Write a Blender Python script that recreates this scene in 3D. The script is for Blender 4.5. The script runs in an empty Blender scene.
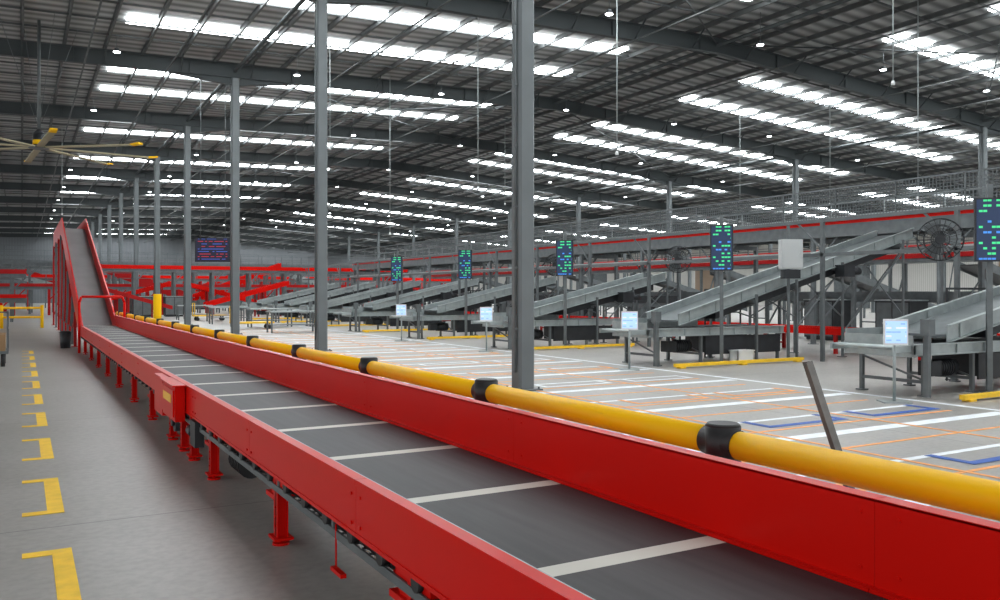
import bpy, math, random
from mathutils import Vector, Matrix
random.seed(7)
sc=bpy.context.scene
try:
    sc.view_settings.view_transform='Standard'
    sc.view_settings.look='None'
except Exception: pass
COL=sc.collection
H=1.6; F=841.0; TH=math.atan(478/841.0)
def W(px,py,t):
    u=(px-500)/F; v=(293-py)/F
    return Vector((t*(math.sin(TH)+u*math.cos(TH)), t*(math.cos(TH)-u*math.sin(TH)), H+v*t))

# ---------------- materials
def mat(name,c,rough=.5,metal=0.,var=0.,scale=4.,bump=0.,spec=.5,coat=0.):
    m=bpy.data.materials.new(name); m.use_nodes=True
    nt=m.node_tree; b=nt.nodes['Principled BSDF']
    b.inputs['Base Color'].default_value=(*c,1); b.inputs['Roughness'].default_value=rough
    b.inputs['Metallic'].default_value=metal
    b.inputs['Specular IOR Level'].default_value=spec
    b.inputs['Coat Weight'].default_value=coat
    if var>0 or bump>0:
        tc=nt.nodes.new('ShaderNodeTexCoord'); n=nt.nodes.new('ShaderNodeTexNoise')
        n.inputs['Scale'].default_value=scale; n.inputs['Detail'].default_value=5
        nt.links.new(tc.outputs['Object'],n.inputs['Vector'])
        if var>0:
            r=nt.nodes.new('ShaderNodeValToRGB')
            r.color_ramp.elements[0].position=.3; r.color_ramp.elements[1].position=.7
            r.color_ramp.elements[0].color=(*[x*(1-var) for x in c],1)
            r.color_ramp.elements[1].color=(*[min(1,x*(1+var)) for x in c],1)
            nt.links.new(n.outputs['Fac'],r.inputs['Fac']); nt.links.new(r.outputs['Color'],b.inputs['Base Color'])
        if bump>0:
            bp=nt.nodes.new('ShaderNodeBump'); bp.inputs['Strength'].default_value=bump; bp.inputs['Distance'].default_value=.01
            nt.links.new(n.outputs['Fac'],bp.inputs['Height']); nt.links.new(bp.outputs['Normal'],b.inputs['Normal'])
    return m
def emi(name,c,s):
    m=bpy.data.materials.new(name); m.use_nodes=True
    b=m.node_tree.nodes['Principled BSDF']
    b.inputs['Base Color'].default_value=(*c,1); b.inputs['Emission Color'].default_value=(*c,1)
    b.inputs['Emission Strength'].default_value=s; b.inputs['Roughness'].default_value=.4
    return m
M_red=mat('red_powder_coat',(.64,.006,.003),.28,0,0,2.,0,.1,.0)
M_redd=mat('red_frame_paint',(.42,.008,.008),.45,0,0,1,0,.2)
M_yel=mat('yellow_polymer',(1.0,.56,.003),.5,0,0,3,0,.18)
M_blk=mat('black_rubber',(.012,.012,.013),.5,0,.2,8)
M_galv=mat('galvanised_steel',(.33,.37,.37),.42,.45,.12,6)
M_galvd=mat('dull_grey_steel',(.125,.14,.145),.5,.3,.15,5)
M_dark=mat('dark_machine_steel',(.025,.028,.032),.5,.3,.2,5)
M_col=mat('grey_column_paint',(.125,.142,.148),.45,0,.08,2)
M_beam=mat('dark_roof_beam_paint',(.045,.055,.058),.6)
M_purl=mat('galvanised_purlin_steel',(.09,.097,.098),.6,.15,.15,3)
M_white=mat('white_painted_metal',(.72,.74,.74),.5)
M_pale=mat('pale_grey_cabinet_paint',(.46,.48,.48),.5)
M_beltd=mat('dark_conveyor_belt',(.035,.035,.04),.55)
M_belti=mat('worn_grey_incline_belt',(.13,.13,.135),.55,0,.12,1.5)
M_card=mat('brown_cardboard',(.36,.22,.11),.8,0,.1,6)
M_orange=mat('orange_floor_tape',(.85,.36,.10),.6,0,.15,9)
M_label=mat('yellow_label',(.9,.5,.03),.5)
M_fyel=mat('yellow_floor_paint',(.9,.56,.02),.6,0,.10,9)
M_fwh=mat('white_floor_paint',(.8,.83,.86),.45,0,.12,5)
M_fbl=mat('blue_floor_tape',(.02,.09,.38),.55,0,.15,9)
M_bar=mat('worn_grey_bar_paint',(.17,.165,.155),.5,.3,.2,12)
M_sky=emi('translucent_skylight_sheet',(.93,.98,1.),16.)
M_lens=emi('lamp_lens',(.95,.98,1.),16)
def text_screen(name,bgc,cols,rowh,wmin,wmax,s,ncell=5,fill=.35,gap=.96,duty=.36):
    m=bpy.data.materials.new(name); m.use_nodes=True; nt=m.node_tree; b=nt.nodes['Principled BSDF']; N=nt.nodes.new; L=nt.links.new
    def M(op,a,bv=None):
        n=N('ShaderNodeMath'); n.operation=op
        L(a,n.inputs[0])
        if bv is not None:
            if isinstance(bv,(int,float)): n.inputs[1].default_value=bv
            else: L(bv,n.inputs[1])
        return n.outputs[0]
    tc=N('ShaderNodeTexCoord'); sx=N('ShaderNodeSeparateXYZ'); L(tc.outputs['Object'],sx.inputs[0])
    rz_=M('DIVIDE',sx.outputs['Z'],rowh); row=M('FLOOR',rz_); fr=M('FRACT',rz_); rm=M('LESS_THAN',fr,duty)
    cw=(wmax-wmin)/ncell; cx_=M('DIVIDE',sx.outputs['X'],cw); cell=M('FLOOR',cx_); fx=M('FRACT',cx_); fm=M('LESS_THAN',fx,gap)
    cb=N('ShaderNodeCombineXYZ'); L(cell,cb.inputs[0]); L(row,cb.inputs[1])
    wn=N('ShaderNodeTexWhiteNoise'); L(cb.outputs[0],wn.inputs['Vector']); on=M('GREATER_THAN',wn.outputs['Value'],fill)
    a1=M('GREATER_THAN',sx.outputs['X'],wmin*.88); a2=M('LESS_THAN',sx.outputs['X'],wmax*.88)
    k=M('MULTIPLY',M('MULTIPLY',rm,fm),M('MULTIPLY',on,M('MULTIPLY',a1,a2)))
    r=N('ShaderNodeValToRGB'); r.color_ramp.interpolation='CONSTANT'
    rowc=N('ShaderNodeTexWhiteNoise'); rowc.noise_dimensions='1D'; L(row,rowc.inputs['W'])
    L(rowc.outputs['Value'],r.inputs[0]); r.color_ramp.elements[0].color=(*cols[0],1); r.color_ramp.elements[1].position=.6; r.color_ramp.elements[1].color=(*cols[1],1)
    mx=N('ShaderNodeMix'); mx.data_type='RGBA'; L(k,mx.inputs['Factor']); mx.inputs['A'].default_value=(*bgc,1); L(r.outputs[0],mx.inputs['B'])
    L(mx.outputs['Result'],b.inputs['Base Color']); L(mx.outputs['Result'],b.inputs['Emission Color']); b.inputs['Emission Strength'].default_value=s; b.inputs['Roughness'].default_value=.35
    return m
M_scr=mat('black_screen_casing',(.01,.014,.02),.4)
M_scrg=text_screen('green_blue_status_rows',(.006,.02,.06),((.04,.55,.2),(.04,.2,.6)),.085,-.22,.22,.7,7,.42,.9,.42)
M_scrr=text_screen('red_blue_information_rows',(.004,.006,.025),((.05,.12,.55),(.5,.02,.04)),.105,-.68,.68,.45,18,.3,.97,.24)
M_scrw=text_screen('pale_blue_monitor_rows',(.42,.62,.86),((.8,.88,.95),(.25,.45,.72)),.06,-.16,.16,.5,5,.5)

# belt with white stripes
M_belt=bpy.data.materials.new('striped_conveyor_belt'); M_belt.use_nodes=True
nt=M_belt.node_tree; b=nt.nodes['Principled BSDF']; N=nt.nodes.new; L=nt.links.new
tc=N('ShaderNodeTexCoord'); sx=N('ShaderNodeSeparateXYZ'); L(tc.outputs['Object'],sx.inputs[0])
a=N('ShaderNodeMath'); a.operation='ADD'; a.inputs[1].default_value=-2.28+.045+107.0; L(sx.outputs['Y'],a.inputs[0])
d=N('ShaderNodeMath'); d.operation='DIVIDE'; d.inputs[1].default_value=1.07; L(a.outputs[0],d.inputs[0])
fr=N('ShaderNodeMath'); fr.operation='FRACT'; L(d.outputs[0],fr.inputs[0])
lt=N('ShaderNodeMath'); lt.operation='LESS_THAN'; lt.inputs[1].default_value=.088; L(fr.outputs[0],lt.inputs[0])
no=N('ShaderNodeTexNoise'); no.inputs['Scale'].default_value=3; no.inputs['Detail'].default_value=6
mp=N('ShaderNodeMapping'); mp.inputs['Scale'].default_value=(7,.4,1); L(tc.outputs['Object'],mp.inputs[0]); L(mp.outputs[0],no.inputs['Vector'])
r=N('ShaderNodeValToRGB'); r.color_ramp.elements[0].color=(.018,.018,.021,1); r.color_ramp.elements[1].color=(.036,.036,.04,1)
r.color_ramp.elements[0].position=.3; r.color_ramp.elements[1].position=.75; L(no.outputs['Fac'],r.inputs[0])
mx=N('ShaderNodeMix'); mx.data_type='RGBA'; L(lt.outputs[0],mx.inputs['Factor']); L(r.outputs[0],mx.inputs['A']); mx.inputs['B'].default_value=(.58,.56,.5,1)
L(mx.outputs['Result'],b.inputs['Base Color']); b.inputs['Roughness'].default_value=.5; b.inputs['Specular IOR Level'].default_value=.25

# floor concrete
M_floor=bpy.data.materials.new('smooth_concrete'); M_floor.use_nodes=True
nt=M_floor.node_tree; b=nt.nodes['Principled BSDF']; N=nt.nodes.new; L=nt.links.new
tc=N('ShaderNodeTexCoord'); n1=N('ShaderNodeTexNoise'); n1.inputs['Scale'].default_value=.5; n1.inputs['Detail'].default_value=9; n1.inputs['Roughness'].default_value=.68
L(tc.outputs['Object'],n1.inputs['Vector'])
r=N('ShaderNodeValToRGB'); r.color_ramp.elements[0].color=(.285,.27,.25,1); r.color_ramp.elements[1].color=(.39,.375,.353,1)
r.color_ramp.elements[0].position=.3; r.color_ramp.elements[1].position=.68; L(n1.outputs['Fac'],r.inputs[0])
n2=N('ShaderNodeTexNoise'); n2.inputs['Scale'].default_value=16; n2.inputs['Detail'].default_value=7; L(tc.outputs['Object'],n2.inputs['Vector'])
r2=N('ShaderNodeValToRGB'); r2.color_ramp.elements[0].position=.33; r2.color_ramp.elements[1].position=.6
r2.color_ramp.elements[0].color=(.86,.86,.86,1); r2.color_ramp.elements[1].color=(1,1,1,1); L(n2.outputs['Fac'],r2.inputs[0])
mx=N('ShaderNodeMix'); mx.data_type='RGBA'; mx.blend_type='MULTIPLY'; mx.inputs['Factor'].default_value=1
L(r.outputs[0],mx.inputs['A']); L(r2.outputs[0],mx.inputs['B'])
sx=N('ShaderNodeSeparateXYZ'); L(tc.outputs['Object'],sx.inputs[0])
def joint(out,period,off):
    a=N('ShaderNodeMath'); a.operation='ADD'; a.inputs[1].default_value=off+period*50; L(out,a.inputs[0])
    d=N('ShaderNodeMath'); d.operation='DIVIDE'; d.inputs[1].default_value=period; L(a.outputs[0],d.inputs[0])
    f=N('ShaderNodeMath'); f.operation='FRACT'; L(d.outputs[0],f.inputs[0])
    l=N('ShaderNodeMath'); l.operation='LESS_THAN'; l.inputs[1].default_value=.014/period; L(f.outputs[0],l.inputs[0]); return l
j1=joint(sx.outputs['X'],7.0,5.2); j2=joint(sx.outputs['Y'],5.4,-1.1)
mm=N('ShaderNodeMath'); mm.operation='MAXIMUM'; L(j1.outputs[0],mm.inputs[0]); L(j2.outputs[0],mm.inputs[1])
mx2=N('ShaderNodeMix'); mx2.data_type='RGBA'; L(mm.outputs[0],mx2.inputs['Factor']); L(mx.outputs['Result'],mx2.inputs['A']); mx2.inputs['B'].default_value=(.13,.125,.12,1)
L(mx2.outputs['Result'],b.inputs['Base Color'])
mr=N('ShaderNodeMapRange'); L(n1.outputs['Fac'],mr.inputs[0]); mr.inputs['To Min'].default_value=.32; mr.inputs['To Max'].default_value=.44
L(mr.outputs[0],b.inputs['Roughness'])

def stripes(name,c1,c2,axis,scale):
    m=bpy.data.materials.new(name); m.use_nodes=True; nt=m.node_tree; b=nt.nodes['Principled BSDF']; N=nt.nodes.new; L=nt.links.new
    tc=N('ShaderNodeTexCoord'); w=N('ShaderNodeTexWave'); w.bands_direction=axis; w.inputs['Scale'].default_value=scale
    w.inputs['Distortion'].default_value=.4; L(tc.outputs['Object'],w.inputs['Vector'])
    n=N('ShaderNodeTexNoise'); n.inputs['Scale'].default_value=.8; n.inputs['Detail'].default_value=5; L(tc.outputs['Object'],n.inputs['Vector'])
    r=N('ShaderNodeValToRGB'); r.color_ramp.elements[0].color=(*c1,1); r.color_ramp.elements[1].color=(*c2,1)
    mx=N('ShaderNodeMath'); mx.operation='MULTIPLY'; L(w.outputs['Fac'],mx.inputs[0])
    a=N('ShaderNodeMath'); a.operation='ADD'; a.inputs[1].default_value=.4; L(n.outputs['Fac'],a.inputs[0]); L(a.outputs[0],mx.inputs[1])
    L(mx.outputs[0],r.inputs[0]); L(r.outputs[0],b.inputs['Base Color']); b.inputs['Roughness'].default_value=.6
    return m
M_roof=stripes('silver_roof_insulation',(.13,.135,.135),(.45,.46,.455),'Y',.55)
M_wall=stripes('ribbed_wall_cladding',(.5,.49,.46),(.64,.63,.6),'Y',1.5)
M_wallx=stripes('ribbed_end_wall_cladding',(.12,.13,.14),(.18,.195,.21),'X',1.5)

class MB:
    def __init__(s): s.v=[];s.f=[];s.sm=[]
    def hexa(s,vs):
        i=len(s.v); s.v+=vs
        for q in ((0,3,2,1),(4,5,6,7),(0,1,5,4),(1,2,6,5),(2,3,7,6),(3,0,4,7)): s.f.append(tuple(i+k for k in q)); s.sm.append(False)
        return s
    def box(s,x0,x1,y0,y1,z0,z1):
        return s.hexa([(x0,y0,z0),(x1,y0,z0),(x1,y1,z0),(x0,y1,z0),(x0,y0,z1),(x1,y0,z1),(x1,y1,z1),(x0,y1,z1)])
    def beam(s,p0,p1,w,h,up=(0,0,1)):
        p0=Vector(p0);p1=Vector(p1);d=(p1-p0).normalized();up=Vector(up)
        if abs(d.dot(up))>.99: up=Vector((0,1,0))
        r=d.cross(up).normalized();u=r.cross(d).normalized();i=len(s.v)
        for p in (p0,p1):
            for a,b_ in ((-1,-1),(1,-1),(1,1),(-1,1)): s.v.append(tuple(p+r*a*w/2+u*b_*h/2))
        for q in ((3,2,1,0),(4,5,6,7),(0,1,5,4),(1,2,6,5),(2,3,7,6),(3,0,4,7)): s.f.append(tuple(i+k for k in q)); s.sm.append(False)
        return s
    def cyl(s,p0,p1,r,seg=12,r2=None,caps=True):
        p0=Vector(p0);p1=Vector(p1);d=(p1-p0).normalized();up=Vector((0,0,1))
        if abs(d.z)>.99: up=Vector((0,1,0))
        a=d.cross(up).normalized();b_=a.cross(d);i=len(s.v); r2=r if r2 is None else r2
        for p,rr in ((p0,r),(p1,r2)):
            for k in range(seg):
                t=2*math.pi*k/seg; s.v.append(tuple(p+a*math.cos(t)*rr+b_*math.sin(t)*rr))
        for k in range(seg):
            k2=(k+1)%seg; s.f.append((i+k,i+k2,i+seg+k2,i+seg+k)); s.sm.append(True)
        if caps:
            s.f.append(tuple(i+k for k in range(seg))[::-1]); s.sm.append(False)
            s.f.append(tuple(i+seg+k for k in range(seg))); s.sm.append(False)
        return s
    def path(s,pts,r,seg=10):
        for a,b_ in zip(pts,pts[1:]): s.cyl(a,b_,r,seg)
        return s
    def ring(s,c,R,r,axis='Y',n=28,seg=6):
        pts=[]
        for k in range(n+1):
            t=2*math.pi*k/n; x,y=R*math.cos(t),R*math.sin(t)
            pts.append((c[0]+x,c[1],c[2]+y) if axis=='Y' else ((c[0]+x,c[1]+y,c[2]) if axis=='Z' else (c[0],c[1]+x,c[2]+y)))
        return s.path(pts,r,seg)
    def mesh(s,name,m):
        me=bpy.data.meshes.new(name); me.from_pydata(s.v,[],s.f); me.materials.append(m)
        me.polygons.foreach_set('use_smooth',s.sm); me.update(); return me
def link(o): COL.objects.link(o); return o
def single(name,mb,m,label,cat,loc=(0,0,0),rot=0,group=None,kind=None):
    me=mb if isinstance(mb,bpy.types.Mesh) else mb.mesh(name,m)
    o=link(bpy.data.objects.new(name,me)); o.location=loc; o.rotation_euler=(0,0,rot)
    if kind: o['kind']=kind
    if kind!='structure': o['label']=label; o['category']=cat
    if group: o['group']=group
    return o
def thing(name,label,cat,parts,loc=(0,0,0),rot=0,group=None):
    e=link(bpy.data.objects.new(name,None)); e.empty_display_size=.2
    e.location=loc; e.rotation_euler=(0,0,rot); e['label']=label; e['category']=cat
    if group: e['group']=group
    def add(par,ps):
        for p in ps:
            o=link(bpy.data.objects.new(p[0],p[1])); o.parent=par
            if len(p)>2 and p[2]: o.location=p[2]
            if len(p)>3 and p[3]: o['label']=p[3]
            if len(p)>4: add(o,p[4])
    add(e,parts); return e

# ---------------- structure
def rz(x): return 11.1-.025*(22-x) if x<22 else 11.1-.065*(x-22)
X0,X1,Y0,Y1=-15,78,-6,152
single('floor',MB().box(X0,X1,Y0,Y1,-.1,0),M_floor,'','',kind='structure')
mb=MB()
for a,b_ in ((X0,22),(22,X1)):
    i=len(mb.v)
    for x in (a,b_):
        for y in (Y0,Y1):
            for dz in (0,.12): mb.v.append((x,y,rz(x)+dz))
    for q in ((0,2,6,4),(1,5,7,3),(0,4,5,1),(2,3,7,6),(0,1,3,2),(4,6,7,5)): mb.f.append(tuple(i+k for k in q)); mb.sm.append(False)
single('ceiling',mb,M_roof,'','',kind='structure')
single('wall_right',MB().box(X1,X1+.2,Y0,Y1,0,rz(X1)),M_wall,'','',kind='structure')
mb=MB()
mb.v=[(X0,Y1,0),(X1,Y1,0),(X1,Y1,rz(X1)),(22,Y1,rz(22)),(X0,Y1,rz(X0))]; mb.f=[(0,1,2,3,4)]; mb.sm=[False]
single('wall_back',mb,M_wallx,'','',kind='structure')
M_bd=mat('brown_door',(.28,.2,.14),.6)
for k,y in enumerate((40,58,80,104)):
    single('door_%d'%(k+1),MB().box(X1-.08,X1-.01,y,y+4.5,0,4.6),M_galvd if k%2 else M_bd,'','',kind='structure')
n=1
def slab(xa,xb,y,w,dz0,dz1):
    m=MB(); return m.hexa([(xa,y,rz(xa)+dz0),(xb,y,rz(xb)+dz0),(xb,y+w,rz(xb)+dz0),(xa,y+w,rz(xa)+dz0),(xa,y,rz(xa)+dz1),(xb,y,rz(xb)+dz1),(xb,y+w,rz(xb)+dz1),(xa,y+w,rz(xa)+dz1)])
for k in range(-2,12):
    for off in (25.7,29.5):
        y=off+10.8*k
        for xa,xb in ((3,20.3),(27,47),(54,72)):
            if xa==54 and k<0: continue
            single('window_%d'%n,slab(xa,xb,y,.86,-.085,-.004),M_sky,'','',kind='structure'); n+=1
x=X0+.7
while x<X1-.3:
    z=rz(x); m=MB().box(-.008,.008,Y0,Y1,-.20,-.055).box(-.008,.06,Y0,Y1,-.21,-.198).box(-.05,.008,Y0,Y1,-.068,-.055)
    single('purlin',m,M_purl,'long galvanised steel roof purlin under the roof sheets','roof beam',(x,0,z),group='roof purlins'); x+=1.3
for k in range(-1,13):
    y=11.9+10.8*k; m=MB()
    for xa,xb in ((X0,22),(22,X1)):
        for dz0,dz1,w in ((-.24,-.215,.2),(-.76,-.24,.02),(-.785,-.76,.2)):
            i=len(m.v); s_=slab(xa,xb,-w/2,w,dz0,dz1); m.v+=s_.v; m.f+=[tuple(i+j for j in q) for q in s_.f]; m.sm+=s_.sm
    for xc in (7.2,38.5,60):
        for s in (-1,1):
            xa,xb=sorted((xc+s*.12,xc+s*2.4)); za,zb=(rz(xa)-.785,rz(xb)-.785)
            da,db=(0,.28) if s<0 else (.28,0)
            m.hexa([(xa,-.1,za-da-.02),(xb,-.1,zb-db-.02),(xb,.1,zb-db-.02),(xa,.1,za-da-.02),(xa,-.1,za-da),(xb,-.1,zb-db),(xb,.1,zb-db),(xa,.1,za-da)])
            m.hexa([(xa,-.01,za-da),(xb,-.01,zb-db),(xb,.01,zb-db),(xa,.01,za-da),(xa,-.01,za+.01),(xb,-.01,zb+.01),(xb,.01,zb+.01),(xa,.01,za+.01)])
    x=X0+1
    while x<X1-1:
        m.box(x-.006,x+.006,-.09,.09,rz(x)-.75,rz(x)-.24); x+=3.9
    x=X0+2
    while x<X1-2:
        m.beam((x,0,rz(x)-.74),(x,.6,rz(x)-.2),.04,.04).beam((x,0,rz(x)-.74),(x,-.6,rz(x)-.2),.04,.04); x+=2.6
    single('roof_rafter',m,M_beam,'deep dark grey steel I-beam rafter spanning the roof','roof beam',(0,y,0),group='roof rafters')
    if k<12:
        for o in (1.8,3.6,5.4,7.2,9.0):
            m=MB().beam((X0,0,rz(X0)-.15),(22,0,rz(22)-.15),.045,.06).beam((22,0,rz(22)-.15),(X1,0,rz(X1)-.15),.045,.06)
            single('roof_bridging',m,M_purl,'thin steel bridging rod crossing between the roof purlins','roof brace',(0,y+o,0),group='roof bridging rods')
        if k%2==0:
            for xa,xb in ((7.2,22),(22,38.5)):
                for s in (0,1):
                    ya,yb=(0,10.8) if s else (10.8,0)
                    single('roof_cross_brace',MB().cyl((xa,ya,rz(xa)-.45),(xb,yb,rz(xb)-.45),.028,6),M_beam,'long thin diagonal steel brace rod under the roof','roof brace',(0,y,0),group='roof cross braces')
for xx in (7.2,22,38.5,54):
    single('roof_tie_tube',MB().cyl((0,Y0,0),(0,Y1,0),.07,8),M_beam,'long dark round tie tube under the roof','roof brace',(xx,0,rz(xx)-.5),group='roof tie tubes')
for xx in (1.9,4.6,10.5,13.6,17.8,24.5,30.5,34,42,49):
    single('sprinkler_pipe',MB().cyl((0,Y0,0),(0,Y1,0),.03,8),M_purl,'long thin grey sprinkler pipe under the roof','pipe',(xx,0,rz(xx)-.95),group='sprinkler pipes')
def column_parts(h):
    s=.15; m=MB(); c=.04
    pts=[(-s+c,-s),(s-c,-s),(s,-s+c),(s,s-c),(s-c,s),(-s+c,s),(-s,s-c),(-s,-s+c)]
    m.v=[(a,b_,.02) for a,b_ in pts]+[(a,b_,h) for a,b_ in pts]
    for k in range(8): m.f.append((k,(k+1)%8,8+(k+1)%8,8+k)); m.sm.append(False)
    m.f.append(tuple(range(8,16))); m.sm.append(False)
    bp=MB().box(-.24,.24,-.24,.24,0,.025)
    for a in (-.19,.19):
        for b_ in (-.19,.19): bp.cyl((a,b_,.025),(a,b_,.06),.018,8)
    cd=MB().cyl((-.175,-.05,.3),(-.175,-.05,h-.2),.02,8)
    for z in range(1,int(h)): cd.box(-.2,-.15,-.08,-.02,z,z+.03)
    cap=MB().box(-.18,.18,-.18,.18,h,h+.02)
    return [('shaft',m.mesh('column_shaft',M_col)),('base_plate',bp.mesh('column_base_plate',M_col)),('conduit',cd.mesh('column_conduit',M_galvd),None,'thin grey cable conduit'),('cap_plate',cap.mesh('column_cap',M_beam))]
for xx,ks in ((7.2,range(0,11)),(38.5,range(1,11)),(60,range(1,10))):
    ps=column_parts(rz(xx)-.81)
    for k in ks:
        thing('steel_column','tall grey painted square steel column bolted to the concrete floor','column',ps,(xx,11.9+10.8*k,0),group='steel columns')
m=MB().cyl((0,0,.0),(0,0,1.5),.235,20,caps=False).cyl((0,0,1.5),(0,0,1.54),.235,20,.215,caps=False)
single('column_protector',m,M_yel,'yellow plastic protector sleeve around a steel column','column guard',(7.2,11.9+43.2,0))

# ---------------- main conveyor
cx=1.8; BL=1.445-cx; BR=2.21-cx; YS=-.5; YI=26.0; YT=38.0; ZB=.70; ZT=4.2
parts=[]
def prism(m,xa,xb,prof):
    for (ya,a0,a1),(yb,b0,b1) in zip(prof,prof[1:]):
        m.hexa([(xa,ya,a0),(xb,ya,a0),(xb,yb,b0),(xa,yb,b0),(xa,ya,a1),(xb,ya,a1),(xb,yb,b1),(xa,yb,b1)])
    return m
YE=48
m=prism(MB(),BL,BR,[(YS,ZB-.02,ZB),(YI,ZB-.02,ZB)])
parts.append(('belt',m.mesh('belt',M_belt),None,'dark grey rubber belt with white cross stripes'))
m=prism(MB(),BL,BR,[(YI,ZB-.02,ZB),(YT,ZT-.02,ZT),(YE,ZT-.02,ZT)])
parts.append(('incline_belt',m.mesh('incline_belt',M_belti),None,'plain grey belt of the rising section'))
m=prism(MB(),BL+.02,BR-.02,[(YS,.46,.475),(YI,.46,.475)])
parts.append(('return_belt',m.mesh('return_belt',M_beltd),None,'dark underside of the returning belt'))
XL=1.375-cx
y=YS; seg=2.15
while y<YI-.1:
    ye=min(y+seg,YI)
    m=MB().box(XL,XL+.006,y+.002,ye-.002,.445,.715).box(XL,BL-.015,y+.002,ye-.002,.709,.717).box(XL,XL+.05,y+.002,ye-.002,.445,.452)
    m.box(XL-.005,XL,y+.002,ye-.002,.69,.717).box(XL-.005,XL,y+.002,ye-.002,.445,.465)
    for yy in (y+.06,ye-.06):
        for zz in (.5,.64): m.cyl((XL,yy,zz),(XL-.007,yy,zz),.009,8)
    parts.append(('side_panel',m.mesh('side_panel',M_red),None,'red folded steel side panel with bolts'))
    xg=BR+.03
    m=MB().box(xg,xg+.005,y+.001,ye-.001,.445,.975).box(xg,xg+.06,y+.001,ye-.001,.97,.978).box(xg+.055,xg+.06,y+.001,ye-.001,.92,.975).box(BR+.002,xg,y+.002,ye-.002,.70,.712)
    for yy in (y+.05,ye-.08):
        for zz in (.76,.93): m.cyl((xg,yy,zz),(xg-.005,yy,zz),.007,8)
    parts.append(('guard_panel',m.mesh('guard_panel',M_red),None,'tall red steel guard panel beside the belt'))
    y=ye
m=MB().box(BL-.014,BL-.001,YS,YI,.69,.712)
parts.append(('edge_strip',m.mesh('edge_strip',M_galv),None,'thin bright steel strip along the belt edge'))
def sl(y): return ZB+(ZT-ZB)*(y-YI)/(YT-YI) if y<YT else ZT
for xa,t0,t1 in ((XL,-.3,.42),(BR+.02,-.25,.42)):
    m=prism(MB(),xa,xa+.04,[(YI-1.2,ZB+.02,ZB+.03),(YI,ZB-.25,ZB+.36),(YI+.3,sl(YI+.3)+t0,sl(YI+.3)+t1),(YT,ZT+t0,ZT+t1),(YE,ZT+t0,ZT+t1)])
    parts.append(('incline_side_panel',m.mesh('incline_side_panel',M_red),None,'solid red side panel of the rising section'))
for i,yy in enumerate((28,29.5,31,32.5,34,35.5,37,38.5,41,44,47.5)):
    z=sl(yy)-.25; m=MB()
    for xa in (XL,BR+.04): m.box(xa-.04,xa+.04,yy-.04,yy+.04,0.015,z).box(xa-.1,xa+.1,yy-.1,yy+.1,0,.015)
    m.box(XL,BR,yy-.03,yy+.03,z-.12,z-.05)
    if z>1.5: m.beam((XL,yy,.4),(BR,yy,z-.2),.03,.04).beam((BR,yy,.4),(XL,yy,z-.2),.03,.04)
    if yy<38: m.beam((XL,yy,z-.1),(XL,yy+1.5,.5),.03,.04,(1,0,0))
    parts.append(('support_leg',m.mesh('incline_support',M_redd if i%2==0 else M_galvd)))
def legm(x,y):
    m=MB().box(x-.035,x+.035,y-.012,y+.012,.05,.45).box(x-.035,x-.028,y-.045,y+.045,.05,.45).box(x+.028,x+.035,y-.045,y+.045,.05,.45).box(x-.06,x+.06,y-.08,y+.08,0.04,.055)
    m.cyl((x,y,.0),(x,y,.015),.055,12).cyl((x,y,.015),(x,y,.06),.014,8)
    m.box(x-.025,x+.025,y-.16,y+.2,.38,.45)
    # gusset
    m.hexa([(x-.012,y+.04,.2),(x-.012,y+.08,.2),(x+.012,y+.08,.2),(x+.012,y+.04,.2),(x-.012,y+.04,.38),(x-.012,y+.26,.38),(x+.012,y+.26,.38),(x+.012,y+.04,.38)])
    m.box(x-.03,x+.03,y+.04,y+.26,.27,.30)
    for zz in (.12,.18,.24): m.cyl((x-.035,y,zz),(x-.042,y,zz),.008,6)
    return m
for yy in (1.0,3.2,5.35,7.5,8.45,9.0,9.75,11.4,13.4,15.6,17.8,20,22.2,24.4):
    m=legm(XL+.06,yy).mesh('leg',M_red); parts.append(('leg',m))
    m2=legm(BR+.02,yy); m2.box(XL+.1,BR,yy-.02,yy+.02,.3,.34)
    parts.append(('leg',m2.mesh('leg_right',M_red)))
m=MB()
for xx in (-.40,-.29): m.box(xx-.006,xx+.006,0.5,9,.345,.385)
for k in range(85): m.box(-.40,-.29,.5+k*.1,.52+k*.1,.345,.352)
for k in range(8): m.box(-.40,-.39,1.0+k*1.07,1.03+k*1.07,.345,.45)
parts.append(('cable_tray',m.mesh('cable_tray',M_galvd),None,'narrow wire cable tray under the frame'))
m=MB()
pts=[(-.34,.5,.375)]
for k in range(17): pts.append((-.34+.012*(-1)**k,1.0+k*.5,.37+.01*(k%2)))
m.path(pts,.018,8)
parts.append(('cable_bundle',m.mesh('cable_bundle',M_blk),None,'black cables lying in the tray'))
for k in range(64):
    yy=.8+k*.39
    parts.append(('return_roller',MB().cyl((XL+.04,yy,.42),(BR+.02,yy,.42),.022,10).cyl((XL+.01,yy,.42),(XL+.05,yy,.42),.04,12).mesh('return_roller',M_blk),None,'black return roller'))
m=MB().cyl((XL+.02,4.15,.42),(XL+.02,4.15,.20),.005,8).box(XL-.0,XL+.03,4.02,4.18,.18,.2)
parts.append(('hanging_rod',m.mesh('hanging_rod',M_red),None,'thin hanging rod with a red foot'))
m=MB().box(XL-.10,XL-.008,8.55,9.35,.36,.70).box(XL-.115,XL-.10,8.6,9.3,.40,.66).box(XL-.13,XL-.008,8.5,9.4,.70,.716)
m.box(XL-.085,XL-.008,9.5,10.1,.30,.70)
parts.append(('drive_housing',m.mesh('drive_housing',M_red),None,'red box housing bolted on the frame',[('label_plate',MB().box(XL-.119,XL-.115,8.7,9.2,.53,.61).mesh('label_plate',M_label),None,'small yellow warning label')]))
m=MB().cyl((XL+.2,6.7,.25),(XL+.2,7.1,.25),.10,20)
for k in range(7): m.cyl((XL+.2,6.72+k*.055,.25),(XL+.2,6.735+k*.055,.25),.112,20)
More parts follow.
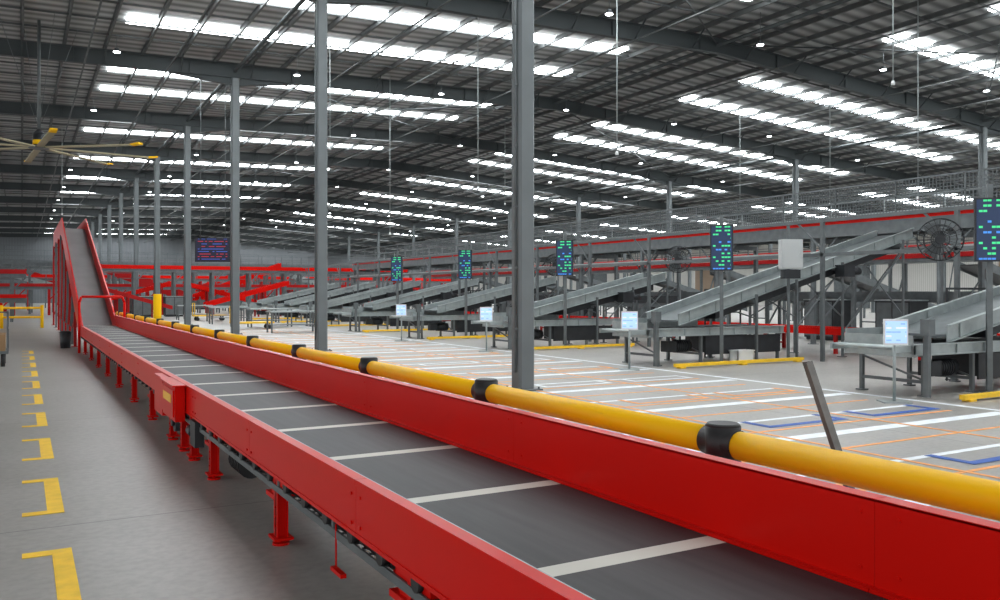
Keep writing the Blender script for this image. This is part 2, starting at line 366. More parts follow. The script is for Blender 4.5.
m.box(XL+.12,XL+.28,6.85,7.05,.33,.46)
parts.append(('drive_motor',m.mesh('drive_motor',M_blk),None,'black finned drive motor'))
m=MB().box(XL-.02,XL+.06,7.95,8.2,.20,.43).cyl((XL+.02,8.2,.3),(XL+.02,8.4,.3),.05,12)
parts.append(('sensor_box',m.mesh('sensor_box',M_dark),None,'dark junction box'))
parts.append(('drive_roller',MB().cyl((XL+.02,9.4,.25),(BR,9.4,.25),.11,20).cyl((XL-.01,9.4,.25),(XL+.02,9.4,.25),.05,14).mesh('drive_roller',M_dark),None,'dark drive roller'))
m=MB().path([(XL-.05,25,0),(XL-.05,25,1.35),(XL,25,1.5),(BR+.15,25,1.5),(BR+.22,25,1.35),(BR+.22,25,0)],.035)
parts.append(('arch_frame',m.mesh('arch_frame',M_red),None,'red tubular arch over the belt'))
thing('belt_conveyor','long red-sided belt conveyor, dark striped belt rising to an incline','conveyor',parts,(cx,0,0))

# ---------------- yellow barrier
bx=2.62; zr=.958; parts=[]
py_=[.55+2.12*k for k in range(14)]
for y in py_:
    post=MB().cyl((0,y,.02),(0,y,.86),.068,20).mesh('post',M_yel)
    col=MB().cyl((0,y,.86),(0,y,1.03),.076,24).cyl((0,y,1.03),(0,y,1.042),.076,24,.066).cyl((0,y-.095,zr),(0,y+.095,zr),.063,20)
    col=col.mesh('collar',M_blk)
    base=MB().cyl((0,y,0),(0,y,.02),.13,24).mesh('base',M_blk)
    parts.append(('post',post,None,'yellow barrier post',[('collar',col,None,'black rubber collar'),('base_plate',base,None,'black round base plate')]))
for a,b_ in zip([py_[0]-1.5]+py_,py_+[py_[-1]+1]):
    m=MB().cyl((0,a+.09,zr),(0,b_-.09,zr),.0595,40)
    parts.append(('rail',m.mesh('rail',M_yel),None,'round yellow polymer rail'))
thing('safety_barrier','yellow tubular safety barrier with black collars beside the conveyor','barrier',parts,(bx,0,0))
m=MB(); p0=Vector((3.85,2.75,0)); top=W(809,362,4.35)
m.beam((0,0,.01),tuple(top-p0),.045,.008,(0,1,0)).beam((0,.02,.01),tuple(top-p0+Vector((0,.02,0))),.006,.045,(0,1,0))
single('steel_angle_bar',m,M_bar,'worn grey steel angle bar leaning behind the yellow barrier','metal bar',tuple(p0))

for k in range(10):
    y=4.6+2.3*k; z0,z1=.001,.004
    m=MB().box(.16,.27,y,y+1.32,z0,z1).box(0,.16,y,y+.11,z0,z1).box(0,.16,y+1.21,y+1.32,z0,z1)
    single('floor_bracket_marking',m,M_fyel,'yellow painted bracket marking on the grey concrete floor','floor marking',group='yellow bracket markings')
def fl(m,x0,x1,y0,y1,lab,z=.001): 
    cxx,cyy=(x0+x1)/2,(y0+y1)/2
    single('floor_line',MB().box(x0-cxx,x1-cxx,y0-cyy,y1-cyy,z,z+.002),m,lab,'floor marking',(cxx,cyy,0),group='floor lines')
for k in range(14):
    y=3.9+2.45*k
    fl(M_fwh,4.2,11.4,y,y+.2,'broad white painted band on the concrete floor')
    fl(M_orange,5,11,y+.55,y+.61,'orange tape line on the concrete floor')
    fl(M_fwh,4.6,11.0,y+1.15,y+1.24,'white painted line on the concrete floor')
    fl(M_orange,4.8,11,y+1.85,y+1.91,'orange tape line on the concrete floor')
    for xx in (5.3,7.7,9.6):
        z0,z1=.0045,.0065
        w_=.11 if k<2 else .08
        m=MB().box(0,1.4,0,w_,z0,z1).box(0,w_,w_,.5,z0,z1).box(1.4-w_,1.4,w_,.5,z0,z1)
        single('floor_tape_bracket',m,M_fbl if (k<2 and xx>6) else (M_fwh if k%2 else M_orange),'coloured tape bracket marking a bay on the floor','floor marking',(xx,y+.72,0),group='taped floor bays')
for xx in (4.05,11.5): fl(M_fwh,xx,xx+.12,2,40,'long white painted aisle line on the concrete floor')
for xx in (5.1,7.3,9.3): fl(M_orange,xx,xx+.06,3,38,'long orange tape line on the concrete floor',.0035)

# ---------------- sorter side
TL=4.2
def recv_parts():
    ps=[]
    m=MB().box(0,TL,-.62,-.56,.64,.82).box(0,TL,.56,.62,.64,.82).box(0,.04,-.62,.62,.62,.82)
    m.box(0,TL,-.66,-.62,.80,.82).box(0,TL,-.66,-.62,.64,.66)
    for k in range(6): m.box(.3+k*.75,.34+k*.75,-.65,-.62,.64,.82)
    ps.append(('bed_frame',m.mesh('bed_frame',M_galv),None,'galvanised bed frame'))
    ps.append(('belt',MB().box(.04,TL,-.55,.55,.76,.80).cyl((.1,-.55,.73),(.1,.55,.73),.07,14).mesh('table_belt',M_beltd),None,'black flat belt'))
    for xx in (.35,1.6,2.9,4.05):
        m=MB()
        for yy in (-.55,.55): m.box(xx-.03,xx+.03,yy-.03,yy+.03,.02,.64).box(xx-.07,xx+.07,yy-.07,yy+.07,0,.02)
        m.box(xx-.025,xx+.025,-.52,.52,.2,.25).beam((xx,-.55,.25),(xx,.55,.58),.03,.03)
        ps.append(('leg_frame',m.mesh('leg_frame',M_galvd)))
    for k in range(3): ps.append(('roller',MB().cyl((-.12-.11*k,-.54,.77),(-.12-.11*k,.54,.77),.03,10).mesh('roller',M_galv),None,'bright steel end roller'))
    for ya in (-.58,.54): ps.append(('roller_bracket',MB().box(-.4,0,ya,ya+.04,.7,.8).mesh('rbr',M_galv)))
    m=MB().cyl((1,-.3,.4),(1.45,-.3,.4),.13,16).box(.75,1,-.42,-.18,.28,.52)
    for k in range(6): m.cyl((1.03+k*.06,-.3,.4),(1.05+k*.06,-.3,.4),.145,16)
    ps.append(('drive_motor',m.mesh('tbl_motor',M_dark),None,'dark gear motor under the bed'))
    ps.append(('lower_skirt',MB().box(1.7,TL-.1,-.6,-.57,.2,.62).mesh('skirt',M_dark),None,'dark lower skirt panel'))
    ps.append(('drive_box',MB().box(2.0,3.2,-.4,.4,.22,.62).mesh('dbox',M_dark),None,'dark drive box'))
    m=MB().box(.05,2.6,.62,.64,.82,1.02).box(0,.02,-.6,.62,.82,.95)
    ps.append(('end_stop',m.mesh('end_stop',M_galv),None,'folded upright steel plate'))
    ps.append(('control_box',MB().box(.1,.18,-.78,-.70,.02,1.0).box(.06,.22,-.82,-.68,.95,1.2).mesh('rc_control',M_galvd),None,'small grey push-button box'))
    ps.append(('cage_panel',MB().box(2.9,2.94,.7,.72,.0,1.7).box(4.1,4.14,.7,.72,.0,1.7).box(2.94,4.1,.7,.72,1.66,1.7).box(2.94,4.1,.7,.72,1.1,1.13).box(2.94,4.1,.7,.72,.5,.53).mesh('cagep',M_dark),None,'dark guard frame'))
    return ps
def chute_parts(CL,C1,sup,C0=.98):
    def cz(x): return C0+(C1-C0)*x/CL
    def xp(m,x0,x1,y0,y1,lo,hi):
        m.hexa([(x0,y0,cz(x0)+lo),(x1,y0,cz(x1)+lo),(x1,y1,cz(x1)+lo),(x0,y1,cz(x0)+lo),(x0,y0,cz(x0)+hi),(x1,y0,cz(x1)+hi),(x1,y1,cz(x1)+hi),(x0,y1,cz(x0)+hi)])
    ps=[]
    for y0,y1,fl_ in ((-.55,-.53,-1),(.53,.55,1)):
        m=MB(); xp(m,0,CL,y0,y1,-.09,.15)
        xp(m,0,CL,min(y0,y0+fl_*.06),max(y1,y1+fl_*.06),.15,.165); xp(m,0,CL,min(y0,y0+fl_*.06),max(y1,y1+fl_*.06),-.105,-.09)
        x=.3
        while x<CL-.1: xp(m,x,x+.03,min(y0,y0+fl_*.03),max(y1,y1+fl_*.03),-.09,.15); x+=.8
        ps.append(('side_panel',m.mesh('chute_side',M_galv)))
    m=MB(); xp(m,0,CL,-.53,.53,-.03,.01); ps.append(('slide_bed',m.mesh('chute_bed',M_galvd),None,'dull steel sliding bed'))
    for xx in sup:
        z=cz(xx)-.12; m=MB()
        for yy in (-.75,.75): m.box(xx-.025,xx+.025,yy-.025,yy+.025,.02,z+.12).box(xx-.09,xx+.09,yy-.06,yy+.09,0,.02)
        m.box(xx-.03,xx+.03,-.75,.75,z-.08,z)
        if z>1.3: m.beam((xx,-.75,1.0),(xx,.75,z-.1),.03,.03).beam((xx,.75,1.0),(xx,-.75,z-.1),.03,.03)
        ps.append(('support_frame',m.mesh('chute_support',M_galvd)))
    for yy in (-.76,.76):
        a_,b_=sup[-2],sup[-1]
        ps.append(('brace',MB().beam((a_,yy,.6),(b_,yy,cz(b_)-.3),.03,.04,(0,1,0)).mesh('cbrace',M_galvd)))
    ps.append(('return_housing',MB().hexa([(1.2,-.45,cz(1.2)-.3),(CL-.4,-.45,cz(CL-.4)-.32),(CL-.4,.45,cz(CL-.4)-.32),(1.2,.45,cz(1.2)-.3),(1.2,-.45,cz(1.2)-.12),(CL-.4,-.45,cz(CL-.4)-.12),(CL-.4,.45,cz(CL-.4)-.12),(1.2,.45,cz(1.2)-.12)]).mesh('utray',M_dark),None,'dark housing under the chute bed'))
    q=CL*.62
    ps.append(('gear_motor',MB().box(q,q+.4,-.85,-.57,cz(q)-.35,cz(q)-.05).cyl((q+.4,-.72,cz(q)-.2),(q+.7,-.72,cz(q)-.2),.1,14).mesh('chute_motor',M_dark),None,'dark gear motor on the chute side'))
    return ps
RP=recv_parts(); CP0=chute_parts(8.3,2.5,(2.2,3.55,5.2,7.6),.93); CPL=chute_parts(8.3,3.2,(2.2,3.55,5.2,7.6)); CPS=chute_parts(5.0,2.1,(2.2,3.55,4.9))
DP=[('post',MB().box(-.04,.04,.04,.12,.02,3.35).box(-.12,.12,-.04,.2,0,.02).box(-.06,.06,.0,.12,2.2,2.26).box(-.06,.06,.0,.12,2.9,2.96).mesh('disp_post',M_galvd),None,'grey steel mounting post'),
 ('casing',MB().box(-.25,.25,-.04,.0,2.1,3.12).mesh('disp_case',M_scr),None,'black screen casing'),
 ('display_panel',MB().box(-.22,.22,-.046,-.04,2.13,3.09).mesh('disp_panel',M_scrg),None,'dark display with green and blue rows')]
MP=[('stand',MB().cyl((0,0,.02),(0,0,1.0),.022,12).box(-.2,.2,-.16,.16,0,.02).box(-.03,.03,-.03,.0,.9,1.05).mesh('mon_stand',M_galv),None,'thin steel pole with flat foot'),
    ('monitor',MB().box(-.17,.17,-.07,-.03,.84,1.22).mesh('mon_body',M_white),None,'white monitor casing',[('screen',MB().box(-.15,.15,-.073,-.07,.87,1.19).mesh('mon_screen',M_scrw),None,'pale blue lit screen')])]
for i,(xx,yy) in enumerate(((11.1,7.85),(11.0,13.9),(11.0,20.1),(11.0,26.0))):
    thing('pole_monitor','white pole-mounted monitor with a pale blue screen on the concrete floor','monitor',MP,(xx,yy,0),-.6,group='pole monitors')
YC=[8.6+6.25*k for k in range(0,8)]
for k,y in enumerate(YC):
    thing('receiving_conveyor','low galvanised flat-belt conveyor on legs at the foot of a chute','conveyor',RP,(11.75,y,0),group='receiving conveyors')
    thing('incline_chute','galvanised steel incline chute on support frames','chute',CP0 if k==0 else (CPL if k==1 else CPS),(12.7,y,0),group='incline chutes')
    if k<5: thing('status_display','dark portrait status display with green and blue rows on a post','display',DP,(13.45 if k==0 else 13.6,y-(.8 if k==0 else .95),0),-.75,group='status displays')
    m=MB().box(0,3.9,-.045,.045,.03,.10)
    thing('floor_guard_rail','low yellow steel guard rail bolted to the floor','barrier',[('rail',m.mesh('low_rail',M_fyel))]+[('foot',MB().box(q,q+.15,-.07,.07,0,.03).mesh('low_rail_foot',M_fyel)) for q in (.1,1.9,3.65)],(12,y-1.22,0),group='low yellow guard rails')
ys,ye=3.0,60.0; ex=22.0
parts=[]
parts.append(('deck',MB().box(-.5,.5,ys,ye,3.42,3.5).mesh('deck',M_beltd),None,'dark conveyor deck'))
for xx in (-.56,.52):
    m=MB().box(xx,xx+.04,ys,ye,3.68,3.82); parts.append(('red_side_guard',m.mesh('red_side_guard',M_red),None,'long slim red side guard'))
    m=MB().box(xx-.02,xx+.06,ys,ye,3.3,3.42).box(xx,xx+.04,ys,ye,3.42,3.68); parts.append(('side_beam',m.mesh('side_beam',M_galvd),None,'grey steel side beam'))
m=MB()
y=ys
while y<ye:
    m.box(-.72,-.68,y,y+.04,3.85,4.75); y+=2.0
for z in (4.25,4.72): m.box(-.72,-.68,ys,ye,z,z+.045)
y=ys
while y<50: m.box(-.705,-.69,y,y+.02,3.85,4.72); y+=.10
for z in (3.9,3.98,4.06,4.14,4.33,4.42,4.51,4.6): m.box(-.705,-.69,ys,ye,z,z+.018)
m.box(-.72,-.56,ys,ye,3.82,3.85)
parts.append(('mesh_guard_fence',m.mesh('mesh_guard_fence',M_galvd),None,'grey wire mesh fence with posts'))
m=MB()
for z in (4.1,4.55): m.box(1.55,1.59,ys,ye,z,z+.04)
y=ys
while y<ye: m.box(1.55,1.59,y,y+.04,3.46,4.58); y+=2.0
parts.append(('handrail',m.mesh('gantry_handrail',M_galv),None,'steel walkway handrail'))
parts.append(('walkway',MB().box(.6,1.6,ys,ye,3.4,3.46).mesh('walkway',M_galvd),None,'grey grating walkway'))
y=5.5
while y<ye:
    m=MB()
    for xx in (-.5,1.4): m.box(xx-.06,xx+.06,y-.06,y+.06,.02,3.3).box(xx-.12,xx+.12,y-.12,y+.12,0,.02)
    m.box(-.5,1.4,y-.05,y+.05,3.15,3.3).beam((-.5,y,2.3),(.3,y,3.15),.05,.05).beam((-.5,y,.4),(1.4,y,2.0),.04,.04)
    m.beam((-.5,y,2.4),(-.5,y+.9,3.3),.04,.04,(1,0,0)).beam((-.5,y,2.4),(-.5,y-.9,3.3),.04,.04,(1,0,0))
    parts.append(('support_leg',m.mesh('elev_leg',M_galvd))); y+=4.17
parts.append(('cable_duct',MB().box(-.75,-.6,ys,ye,2.75,2.87).mesh('cduct',M_galv),None,'pale steel cable duct'))
thing('elevated_conveyor','elevated conveyor with slim red guards and mesh fence on legs','conveyor',parts,(ex,0,0))
def long_line(x,y0,y1,z,w,mg,lab,step=5,gh=.15,rail=False):
    parts=[('deck',MB().box(-w/2,w/2,y0,y1,z-.2,z).mesh('deck2',M_galvd)),('side_guard',MB().box(-w/2-.04,-w/2,y0,y1,z-.05,z+gh).mesh('g2',mg))]
    if rail:
        m=MB().box(w/2,w/2+.04,y0,y1,z+1.0,z+1.04).box(w/2,w/2+.04,y0,y1,z+.55,z+.58)
        y=y0
        while y<y1: m.box(w/2,w/2+.04,y,y+.04,z-.1,z+1.0); y+=2
        parts.append(('handrail',m.mesh('ll_rail',M_galvd)))
    y=y0+1
    while y<y1:
        m=MB()
        for xx in (-w/2+.1,w/2-.1): m.box(xx-.05,xx+.05,y-.05,y+.05,0,z-.2)
        m.beam((-w/2+.1,y,.3),(w/2-.1,y,z-.3),.05,.05); parts.append(('support_leg',m.mesh('leg2',M_galvd))); y+=step
    thing('elevated_conveyor' if z>1.2 else 'floor_conveyor',lab,'conveyor',parts,(x,0,0))
long_line(28.5,4,60,2.9,1.1,M_redd,'long grey elevated conveyor with a slim dark red guard',5,.12,True)
long_line(25.2,4,60,1.5,.9,M_galvd,'long grey waist-high conveyor on steel legs',3,.15)
long_line(19.9,22,60,1.3,.8,M_dark,'long dark waist-high conveyor on steel legs',2.5,.2)
long_line(46,10,120,4.2,1.2,M_redd,'high elevated conveyor with slim red guard on grey legs',6,.2,True)
parts=[('belt',MB().box(-.4,.4,9.8,60,.56,.6).mesh('colbelt',M_beltd))]
for xx in (-.44,.4): parts.append(('side_panel',MB().box(xx,xx+.04,9.8,60,.5,.68).mesh('colside',M_red),None,'red side panel'))
y=10
while y<60:
    parts.append(('leg',MB().box(-.42,-.34,y,y+.08,0,.5).box(.34,.42,y,y+.08,0,.5).box(-.4,.4,y+.02,y+.06,.15,.2).mesh('colleg',M_redd))); y+=2.4
thing('collector_conveyor','low red-sided collector conveyor running under the chutes','conveyor',parts,(18.95,0,0))
parts=[]
for z in (3.25,2.45):
    parts.append(('beam',MB().box(-.04,.04,5,55,z,z+.08).mesh('pbeam',M_galvd)))
for y in YC:
    for o in (-1.5,1.5):
        parts.append(('post',MB().box(-.04,.04,y+o-.04,y+o+.04,0,3.25).mesh('ppost',M_galvd)))
        parts.append(('knee_brace',MB().beam((0,y+o,2.6),(0,y+o+.7,3.25),.04,.04,(1,0,0)).mesh('pknee',M_galvd)))
thing('steel_support_frame','grey steel post and beam frame around the chutes','frame',parts,(16.25,0,0))
def outer():
    return [('side_panel',MB().hexa([(0,y0,2.5),(8,y0,.5),(8,y1,.5),(0,y1,2.5),(0,y0,2.8),(8,y0,.8),(8,y1,.8),(0,y1,2.8)]).mesh('chute2_side',M_galvd)) for y0,y1 in ((-.5,-.48),(.48,.5))]+\
      [('slide_bed',MB().beam((0,0,2.6),(8,0,.6),.94,.04).mesh('chute2_bed',M_beltd))]+\
      [('support_frame',MB().box(xx-.04,xx+.04,-.5,-.42,0,2.5-.25*xx).box(xx-.04,xx+.04,.42,.5,0,2.5-.25*xx).box(xx-.03,xx+.03,-.5,.5,.3,.36).mesh('chute2_sup',M_galvd)) for xx in (3,6.5)]
CP2=outer()
for y in YC:
    thing('incline_chute','dark grey incline chute descending from an elevated conveyor','chute',CP2,(29.4,y+3,0),group='outer incline chutes')
eq=[('body',MB().box(-.45,.45,-.6,.6,.08,1.35).box(-.4,.4,-.55,.55,0,.08).mesh('eqb',M_dark)),('door_panel',MB().box(-.465,-.45,-.55,-.02,.14,1.3).mesh('eqd',M_galvd)),('door_panel',MB().box(-.465,-.45,.02,.55,.14,1.3).mesh('eqd2',M_galvd)),('top_rail',MB().box(-.47,.47,-.62,.62,1.35,1.39).mesh('eqt',M_galv))]
EQ=[(24.1,y) for y in (11.5,16.8,19.6,25.6,29,34,41,47)]
EQ+=[(x,y) for y in (86,95) for x in (4,7.5,11,15,19,23,27)]+[(x,61) for x in (4,7,9,17,19)]+[(x,72.4) for x in (4.5,7,18.5,21,25)]
for x,y in EQ:
    thing('equipment_cabinet','dark floor-standing equipment cabinet among the conveyors','cabinet',eq,(x,y,0),0 if x==24.1 else 1.5708,group='equipment cabinets')
m=MB().box(-.25,.25,-.12,.12,2.17,2.86)
thing('control_cabinet','pale grey control cabinet on a steel post near a chute','cabinet',[('cabinet_box',m.mesh('cab_box',M_pale)),('door_panel',MB().box(-.22,.22,-.135,-.12,2.2,2.83).box(.16,.19,-.15,-.135,2.45,2.6).mesh('cab_door',M_pale)),('post',MB().box(-.03,.03,.12,.18,0,3.2).mesh('cab_post',M_galvd),None,'grey steel post'),
      ('lower_box',MB().box(-.2,.2,-.1,.12,1.94,2.15).mesh('cab_low',M_dark),None,'dark junction box')],(15.75,13.85,0),-.5)
def fan_parts():
    R=.40; zc=2.62
    cage=MB()
    for rr,yy in ((R,0),(R,-.12),(R*.7,-.15),(R*.4,-.17),(R*.7,.1)): cage.ring((0,yy,zc),rr,.010)
    for k in range(24):
        t=2*math.pi*k/24; c,s=math.cos(t),math.sin(t)
        cage.cyl((R*c,-.12,zc+R*s),(.1*c,-.18,zc+.1*s),.006,5).cyl((R*c,-.12,zc+R*s),(R*c,0,zc+R*s),.006,5).cyl((R*c,0,zc+R*s),(.1*c,.12,zc+.1*s),.006,5)
    bl=MB()
    for k in range(3):
        t=2*math.pi*k/3; p=Vector((math.cos(t),0,math.sin(t))); q=Vector((-math.sin(t),.35,math.cos(t))).normalized()
        o=Vector((0,-.06,zc))
        pts=[o+p*.05-q*.06,o+p*.34-q*.16,o+p*.36+q*.14,o+p*.05+q*.06]
        nn=p.cross(q)*.006
        bl.hexa([tuple(a-nn) for a in pts]+[tuple(a+nn) for a in pts])
    return [('cage',cage.mesh('fan_cage',M_dark),None,'round dark wire cage'),('blades',bl.mesh('fan_blades',M_galvd),None,'grey fan blades'),
      ('motor',MB().cyl((0,-.17,zc),(0,.2,zc),.09,16).mesh('fan_motor',M_dark)),
      ('pole',MB().cyl((0,.2,.04),(0,.2,zc),.03,12).cyl((0,.2,0),(0,.2,.04),.25,20).mesh('fan_pole',M_galvd),None,'grey steel pole with round foot')]
FP=fan_parts()
for p in ((15.3,9.85),(17.4,19.6),(16.9,25.6)):
    thing('pedestal_fan','tall industrial pedestal fan with round wire cage','fan',FP,(p[0],p[1],0),-.95,group='pedestal fans')
cr=[('body',MB().box(-.25,.25,-.13,-.11,.0,.3).box(-.25,.25,.11,.13,.0,.3).box(-.25,-.23,-.13,.13,0,.3).box(.23,.25,-.13,.13,0,.3).box(-.25,.25,-.13,.13,0,.02).mesh('crate_body',M_white)),('rim',MB().box(-.27,.27,-.15,-.13,.27,.3).box(-.27,.27,.13,.15,.27,.3).box(-.27,-.25,-.15,.15,.27,.3).box(.25,.27,-.15,.15,.27,.3).mesh('crate_rim',M_white))]
thing('plastic_crate','white plastic crate on the concrete floor beside a conveyor','crate',cr,(14.3,13.98,0))

# ---------------- far cross conveyors
def trans(y,x0,x1,z,mred,lab,gh=.14,rail=True,step=4,ml=None):
    ml=ml or M_galvd
    parts=[('deck',MB().box(x0,x1,-.5,.5,z-.25,z-.02).mesh('tdeck',M_galvd)),('side_guard',MB().box(x0,x1,-.55,-.5,z-.04,z+gh).mesh('tguard',mred),None,'slim red side guard')]
    if rail:
        m=MB().box(x0,x1,.6,.65,z+1.0,z+1.05).box(x0,x1,.6,.64,z+.6,z+.64)
        x=x0
        while x<x1: m.box(x,x+.05,.6,.65,z-.1,z+1.0); x+=1.5
        parts.append(('handrail',m.mesh('trail',M_galvd)))
    x=x0+.5
    while x<x1:
        m=MB()
        for yy in (-.45,.45): m.box(x-.08,x+.08,yy-.08,yy+.08,0,z-.22)
        m.beam((x,-.45,.3),(x,.45,z-.5),.06,.06); m.beam((x,-.45,z-1.0),(x+.7,-.45,z-.22),.08,.08,(0,1,0)); parts.append(('support_leg',m.mesh('tleg',ml))); x+=step
    thing('elevated_conveyor',lab,'conveyor',parts,(0,y,0))
trans(63,3.6,27,3.3,M_red,'elevated cross conveyor with slim red guard on grey legs',.22,True,2.6)
trans(69,-12,27,2.1,M_redd,'low elevated cross conveyor with dark red guard',.18,True,2.2,M_redd)
trans(74,-12,27,3.9,M_galvd,'elevated grey cross conveyor with handrail on grey legs',.2,True,3)
trans(88,-12,44,3.0,M_red,'long elevated cross conveyor with slim red guard on grey legs',.3,True,3,M_redd)
trans(97,-12,44,4.3,M_galvd,'long elevated grey cross conveyor on grey legs',.3,True,3)
trans(112,-12,44,3.4,M_redd,'far elevated cross conveyor with slim red guard on grey legs',.3,True,3)
trans(125,-12,44,5.2,M_galvd,'far high elevated grey cross conveyor',.3,True,3)
trans(54,-13,.2,2.7,M_redd,'elevated dark red cross conveyor with grey handrail',.2,True,2)
trans(61,-13,.2,3.6,M_galvd,'elevated grey cross conveyor with grey handrail',.13,True,2)
trans(47,-13,.2,1.4,M_red,'low red cross conveyor on red legs',.14,False,1.6,M_redd)
def incl(L_,z0,s,mr,ml,h=.13):
    def c2(x): return z0+s*x
    out=[]
    for y0,y1 in ((-.5,-.46),(.46,.5)):
        out.append(('side_panel',MB().hexa([(0,y0,z0-h*.8),(L_,y0,c2(L_)-h*.8),(L_,y1,c2(L_)-h*.8),(0,y1,z0-h*.8),(0,y0,z0+h),(L_,y0,c2(L_)+h),(L_,y1,c2(L_)+h),(0,y1,z0+h)]).mesh('ri_side',mr)))
    out.append(('belt',MB().beam((0,0,z0),(L_,0,c2(L_)),.92,.04).mesh('ri_belt',M_beltd)))
    x=.4
    while x<L_:
        m=MB()
        for yy in (-.5,.5): m.box(x-.05,x+.05,yy-.05,yy+.05,0,c2(x)-.05)
        m.box(x-.03,x+.03,-.5,.5,.3,.36); out.append(('leg_frame',m.mesh('ri_leg',ml))); x+=1.5
    return out
RA=incl(5.5,.8,.27,M_red,M_redd,.18); RB=incl(5.5,2.3,-.27,M_red,M_galvd,.18); RC_=incl(5,.9,.2,M_galv,M_galvd); RD=incl(4.5,2.0,-.3,M_redd,M_redd)
RE=incl(7,1.2,.38,M_red,M_galvd,.3); RF=incl(7,3.9,-.38,M_redd,M_galvd,.3); RG=incl(7,3.2,-.3,M_galv,M_galvd,.25)
lst=[(-8,49.5,RA),(-6.5,57.5,RB),(-5.2,51.6,RD),(10.5,58,RA),(3.9,57.8,RD),(4,66,RA),(10.5,66.2,RB),(4.2,71,RF),(12,71,RE),(-7,65,RC_)]
for i,x in enumerate((-9,-1.2,6,14,22,30)):
    lst+= [(x,78.5,(RE,RG,RF)[i%3]),(x+1.5,103,(RE,RF,RG)[i%3])]
for x,y,t in lst:
    thing('incline_conveyor','incline belt conveyor with slim side panels on steel legs','conveyor',t,(x,y,0),group='background incline conveyors')
TP=[('top',MB().box(-1,1,-.4,.4,.82,.87).mesh('ttop',M_galv)),('shelf',MB().box(-.95,.95,-.35,.35,.3,.33).mesh('tshelf',M_galvd))]
for a in (-.94,.94):
    for b_ in (-.34,.34): TP.append(('leg',MB().box(a-.03,a+.03,b_-.03,b_+.03,0,.82).mesh('tleg2',M_galvd)))
for x,y in ((9.6,34),(10.2,40),(9.4,45),(10,49),(9,53)):
    thing('work_table','grey steel work table on the concrete floor','table',TP,(x,y,0),group='work tables')
m=MB().box(-.9,.9,-.4,.4,.25,.32)
TR=[('platform',m.mesh('tr_deck',M_fyel)),('handle',MB().path([(-.88,-.35,.32),(-.88,-.35,1.0),(-.88,.35,1.0),(-.88,.35,.32)],.02).mesh('tr_handle',M_fyel))]
for a in (-.7,.7):
    for b_ in (-.3,.3): TR.append(('wheel',MB().cyl((a,b_-.025,.1),(a,b_+.025,.1),.1,14).box(a-.03,a+.03,b_-.04,b_+.04,.18,.25).mesh('tr_wheel',M_blk),None,'black wheel'))
for x,y in ((8.9,38),(9.5,51)):
    thing('platform_trolley','yellow platform trolley with black wheels','trolley',TR,(x,y,0),group='platform trolleys')
p=W(213,262,35)
m=MB().box(-.72,.72,-.06,.06,0,1.0)
thing('hanging_screen','dark hanging information screen with red and blue rows','screen',[('casing',m.mesh('hs_case',M_scr)),('display',MB().box(-.68,.68,-.066,-.06,.04,.96).mesh('hs_d',M_scrr),None,'dark display with coloured text rows'),
  ('hanger',MB().cyl((-.5,0,1.0),(-.5,0,rz(p.x)-.2-p.z),.015,8).mesh('hs_hang',M_galvd),None,'thin steel hanging rod'),
  ('hanger',MB().cyl((.5,0,1.0),(.5,0,rz(p.x)-.2-p.z),.015,8).mesh('hs_hang2',M_galvd),None,'thin steel hanging rod')],tuple(p),-.45)
# ---------------- big ceiling fan
p=W(39,145,27)
ps=[('drop_rod',MB().cyl((0,0,.3),(0,0,rz(p.x)-p.z-.2),.05,12).mesh('cf_rod',M_galvd),None,'long grey drop rod'),
    ('motor',MB().cyl((0,0,-.05),(0,0,.35),.17,20).cyl((0,0,.35),(0,0,.5),.17,20,.06).mesh('cf_motor',M_dark),None,'dark motor housing',[('band',MB().cyl((0,0,.0),(0,0,.15),.18,20).mesh('cf_band',M_yel),None,'yellow band')]),
    ('hub',MB().cyl((0,0,-.12),(0,0,-.05),.3,20).mesh('cf_hub',M_galvd))]
M_blade=mat('grey_gold_fan_blade',(.36,.32,.2),.5)
for k in range(8):
    t=math.radians(-40+45*k); c,s=math.cos(t),math.sin(t)
    bl=MB().beam((.25*c,.25*s,-.08),(3.3*c,3.3*s,-.10),.2,.04)
    tp=MB().beam((3.3*c,3.3*s,-.10),(3.6*c,3.6*s,-.06),.2,.05)
    ps.append(('blade',bl.mesh('cf_blade',M_blade),None,'long slim fan blade',[('tip',tp.mesh('cf_tip',M_yel),None,'yellow blade tip')]))
for k in range(4):
    t=math.radians(20+90*k); ps.append(('guy_wire',MB().cyl((0,0,.5),(1.2*math.cos(t),1.2*math.sin(t),rz(p.x)-p.z-.25),.008,6).mesh('cf_guy',M_galvd)))
thing('ceiling_fan','large eight-blade industrial ceiling fan with yellow tips hanging from the roof','fan',ps,tuple(p))
def lamp(z):
    return [('lamp_body',MB().cyl((0,0,0),(0,0,.05),.12,18,.11).cyl((0,0,.05),(0,0,.12),.07,14).mesh('lb',M_dark)),('lens',MB().cyl((0,0,-.02),(0,0,0),.11,18).mesh('ll',M_lens),None,'bright white lens'),
     ('hanger',MB().cyl((0,0,.12),(0,0,z),.008,6).mesh('lh',M_galvd))]
for xx in (2.8,9,15,21.2,27.5,34,41):
    zz=9.8 if xx<36 else 9.1
    LP=lamp(rz(xx)-.2-zz)
    for k in range(0,9):
        thing('high_bay_lamp','small round high-bay lamp with bright lens under the roof','lamp',LP,(xx,19.9+10.5*k+(.9 if k>0 else 0),zz),group='high-bay lamps')
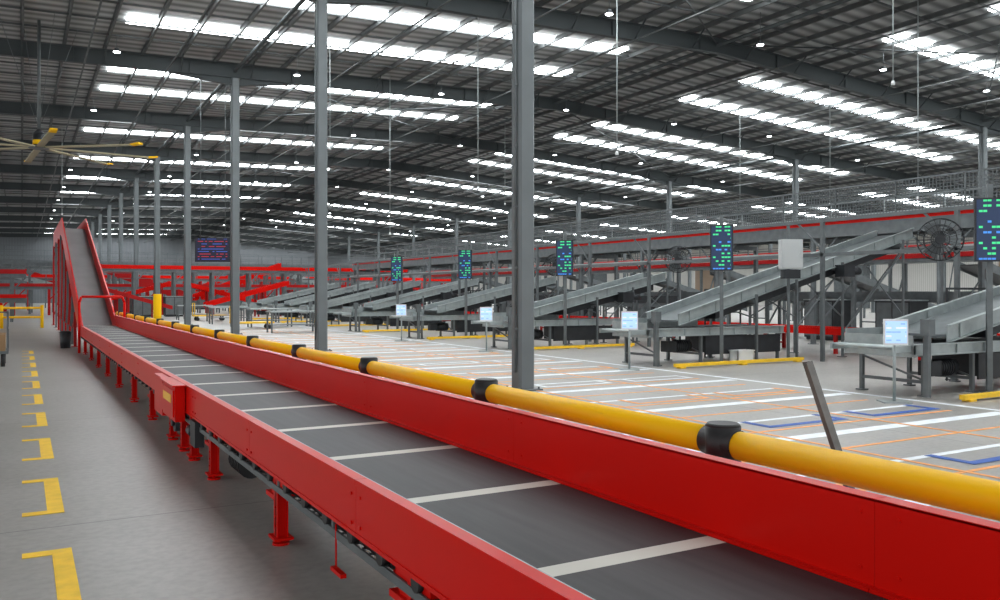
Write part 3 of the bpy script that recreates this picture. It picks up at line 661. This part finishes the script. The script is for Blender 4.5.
for px,py,t in ((617,155,22),(893,85,20),(918,200,25),(478,190,27),(390,235,35),(740,222,40),(830,205,34),(330,150,30),(62,215,45),(505,205,45)):
    p=W(px,py,t)
    thing('ceiling_drop_rod','thin pale service rod hanging from the roof with a small device','cable drop',[('rod',MB().cyl((0,0,.1),(0,0,rz(p.x)-p.z-.2),.016,8).mesh('dr',M_galv)),('device',MB().cyl((0,0,0),(0,0,.1),.05,12,.03).mesh('dd',M_white))],tuple(p),group='service drop rods')

# ---------------- far left bits
parts=[('rail',MB().cyl((-6,0,zz),(1.1,0,zz),.05,12).mesh('blr',M_yel)) for zz in (.5,.92)]
for x in (-6,-4,-2,-.5,1.1): parts.append(('post',MB().cyl((x,0,0),(x,0,1.05),.07,12).mesh('blp',M_yel)))
thing('safety_barrier','double-rail yellow safety barrier standing on the floor','barrier',parts,(-.3,44,0))
RC=[('deck',MB().box(-.8,0,-.6,.6,.28,.34).mesh('rc_d',M_galvd)),('cage',MB().box(-.03,0,-.6,-.57,.34,1.2).box(-.03,0,.57,.6,.34,1.2).box(-.8,-.77,-.6,-.57,.34,1.2).box(-.03,0,-.6,.6,1.17,1.2).box(-.8,0,-.6,-.57,1.17,1.2).box(-.03,0,-.6,.6,.8,.83).mesh('rc_c',M_galvd)),('load',MB().box(-.74,-.06,-.5,.5,.34,.7).mesh('rc_l',M_card),None,'brown cardboard load')]
for a in (-.7,-.1):
    for b_ in (-.48,.48): RC.append(('wheel',MB().cyl((a-.04,b_,.14),(a+.04,b_,.14),.14,16).mesh('rc_w',M_blk),None,'black rubber wheel'))
thing('roll_cage_cart','steel roll cage cart with cartons and black wheels','cart',RC,(-.26,21.7,0))
thing('waste_bin','dark plastic bin standing beside the conveyor','bin',[('body',MB().cyl((0,0,0),(0,0,.45),.13,16,.16).mesh('wb',M_dark)),('lid',MB().cyl((0,0,.45),(0,0,.5),.17,16,.12).mesh('wl',M_blk))],(1.1,27.5,0))

# ---------------- world & camera
w=bpy.data.worlds.new('World'); sc.world=w; w.use_nodes=True
bg=w.node_tree.nodes['Background']; bg.inputs[0].default_value=(.96,.98,1,1); bg.inputs[1].default_value=1.3
cam=bpy.data.cameras.new('Camera'); co=link(bpy.data.objects.new('Camera',cam)); co.location=(0,0,H)
co.rotation_euler=(math.radians(90),0,-TH); cam.sensor_width=36; cam.lens=F/1000*36; cam.shift_y=-.007
cam.clip_start=.05; cam.clip_end=500
sc.camera=co
